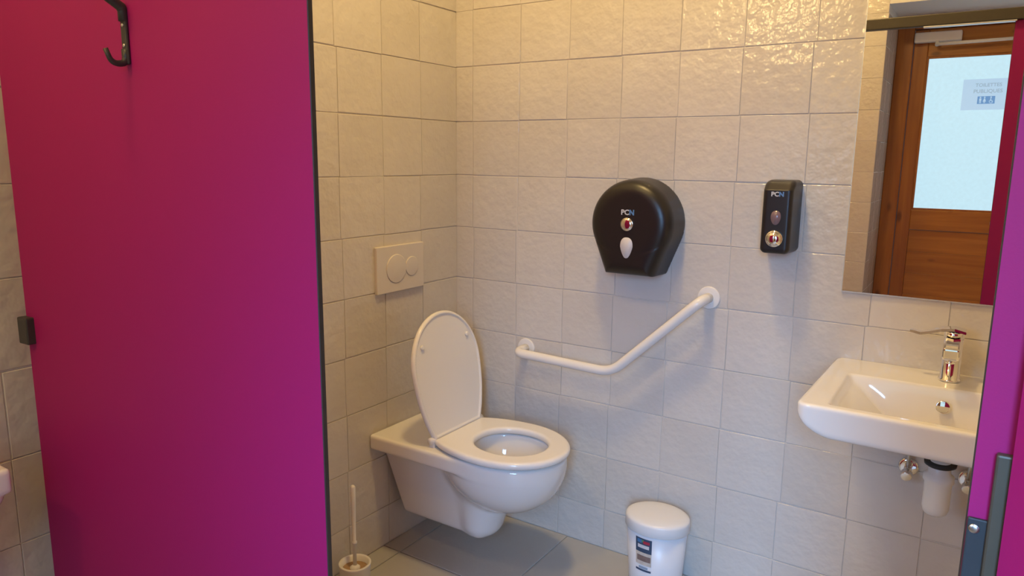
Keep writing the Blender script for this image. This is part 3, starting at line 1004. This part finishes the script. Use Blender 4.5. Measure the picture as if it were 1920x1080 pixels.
def sticker(name, a0, a1, z0, z1, mat, parent, off=0.0008, na=8, nz=3):
    V, F = [], []
    for k in range(nz + 1):
        z = z0 + (z1 - z0) * k / nz
        t = (z - .05) / .186
        rx, ry = .089 + .012 * t + off, .078 + .008 * t + off
        for i in range(na + 1):
            a = a0 + (a1 - a0) * i / na
            V.append((rx * math.cos(a), ry * math.sin(a), z))
    for k in range(nz):
        for i in range(na):
            b = k * (na + 1) + i
            F.append((b, b + 1, b + na + 2, b + na + 1))
    return mesh_obj(name, V, F, mat, parent, True)


A0, A1 = math.radians(-114), math.radians(-80)
dA = A1 - A0
lb = sticker('label', A0, A1, .163, .213, 'label_navy', pb)
lb['label'] = 'printed product sticker'
sticker('label_picture', A0, A1, .118, .163, 'label_cream', lb)
sticker('label_picture_shape', A0 + .10 * dA, A0 + .95 * dA, .132, .152, 'label_brown', lb, off=.0012)
sticker('label_blue_mark', A0 + .12 * dA, A0 + .40 * dA, .196, .208, 'label_blue', lb, off=.0012)
sticker('label_green_mark', A0 + .40 * dA, A0 + .55 * dA, .199, .208, 'label_green', lb, off=.0012)
sticker('label_red_mark', A0 + .50 * dA, A0 + .88 * dA, .195, .205, 'label_red', lb, off=.0014)
sticker('label_name_mark', A0 + .15 * dA, A0 + .85 * dA, .178, .190, 'print_white', lb, off=.0012)
sticker('label_strip', A0, A1, .096, .103, 'label_navy', lb)
sticker('label_caption', A0 + .22 * dA, A0 + .8 * dA, .105, .113, 'paper_ink', lb)

# ------------------------------------------------------------------ toilet brush and holder
bx_, by_ = 0.106, -0.695
hold = tag(empty('brush_holder', (bx_, by_, 0)), 'white round toilet brush holder on the floor by the left wall', 'brush holder')
loft('pot', [(0, 0, 0.001, .044, .044), (0, 0, .008, .047, .047), (0, 0, .082, .052, .052), (0, 0, .088, .0535, .0535), (0, 0, .090, .052, .052), (0, 0, .088, .044, .044), (0, 0, .04, .041, .041), (0, 0, .012, .038, .038)], 'white_plastic', hold, n=40, cap1=True)
loft('stain', [(0, 0, .066, .042, .042), (0, 0, .0695, .0415, .0415)], 'brush_stain', hold, n=28)
br = tag(empty('toilet_brush', (bx_, by_, 0.063)), 'white slender-handled toilet brush standing in its holder', 'toilet brush')
loft('brush_head', [(0, 0, -.048, .010, .010), (0, 0, -.042, .026, .026), (0, 0, -.006, .028, .028), (0, 0, .002, .012, .012)], 'white_plastic', br, n=24)
loft('collar', [(0, 0, .0, .017, .017), (0, 0, .010, .017, .017), (0, 0, .018, .008, .008)], 'white_plastic', br, n=24)
loft('handle', [(0, 0, .015, .0065, .0065), (0, 0, .092, .0055, .0055), (0, 0, .095, .009, .009), (0, 0, .101, .009, .009), (0, 0, .105, .0055, .0055), (0, 0, .22, .008, .008), (0, 0, .292, .0085, .0085), (0, 0, .299, .005, .005)], 'white_plastic', br, n=20)

# ------------------------------------------------------------------ small basin on the left wall, outside the cubicle
hb = tag(empty('hand_basin', (0, -1.93, 0.62)), 'small white hand basin on the left wall outside the cubicle', 'washbasin')


def f_hb(X, Y, Z):
    t = np.clip((0.155 - Z) / 0.155, 0, 1)
    hx, hy = 0.122 - 0.035 * t, 0.222 - 0.07 * t
    r = 0.02
    qx, qy = np.abs(X - hx) - hx + r, np.abs(Y) - hy + r
    o = np.sqrt(np.maximum(qx, 0) ** 2 + np.maximum(qy, 0) ** 2) + np.minimum(np.maximum(qx, qy), 0) - r
    d = smax(o, np.abs(Z - 0.08) - 0.08, 0.02)
    r2 = sd_box(X, Y, Z, (0.122, 0, 0.182), (0.122, 0.228, 0.025), 0.008)
    d = smin(d, r2, 0.006)
    cut = sd_ell(X, Y, Z, (0.135, 0, 0.21), (0.088, 0.185, 0.13))
    d = smax(d, -cut, 0.008)
    return np.maximum(d, -X + 0.001)


sdf_obj('basin', f_hb, (-0.01, -0.25, -0.02), (0.27, 0.25, 0.22), 0.005, 'ceramic', hb)
tube('tap', round_path([(0.03, 0, 0.19), (0.03, 0, 0.27), (0.11, 0, 0.265)], 0.02), 0.010, 'chrome', hb, n=14)
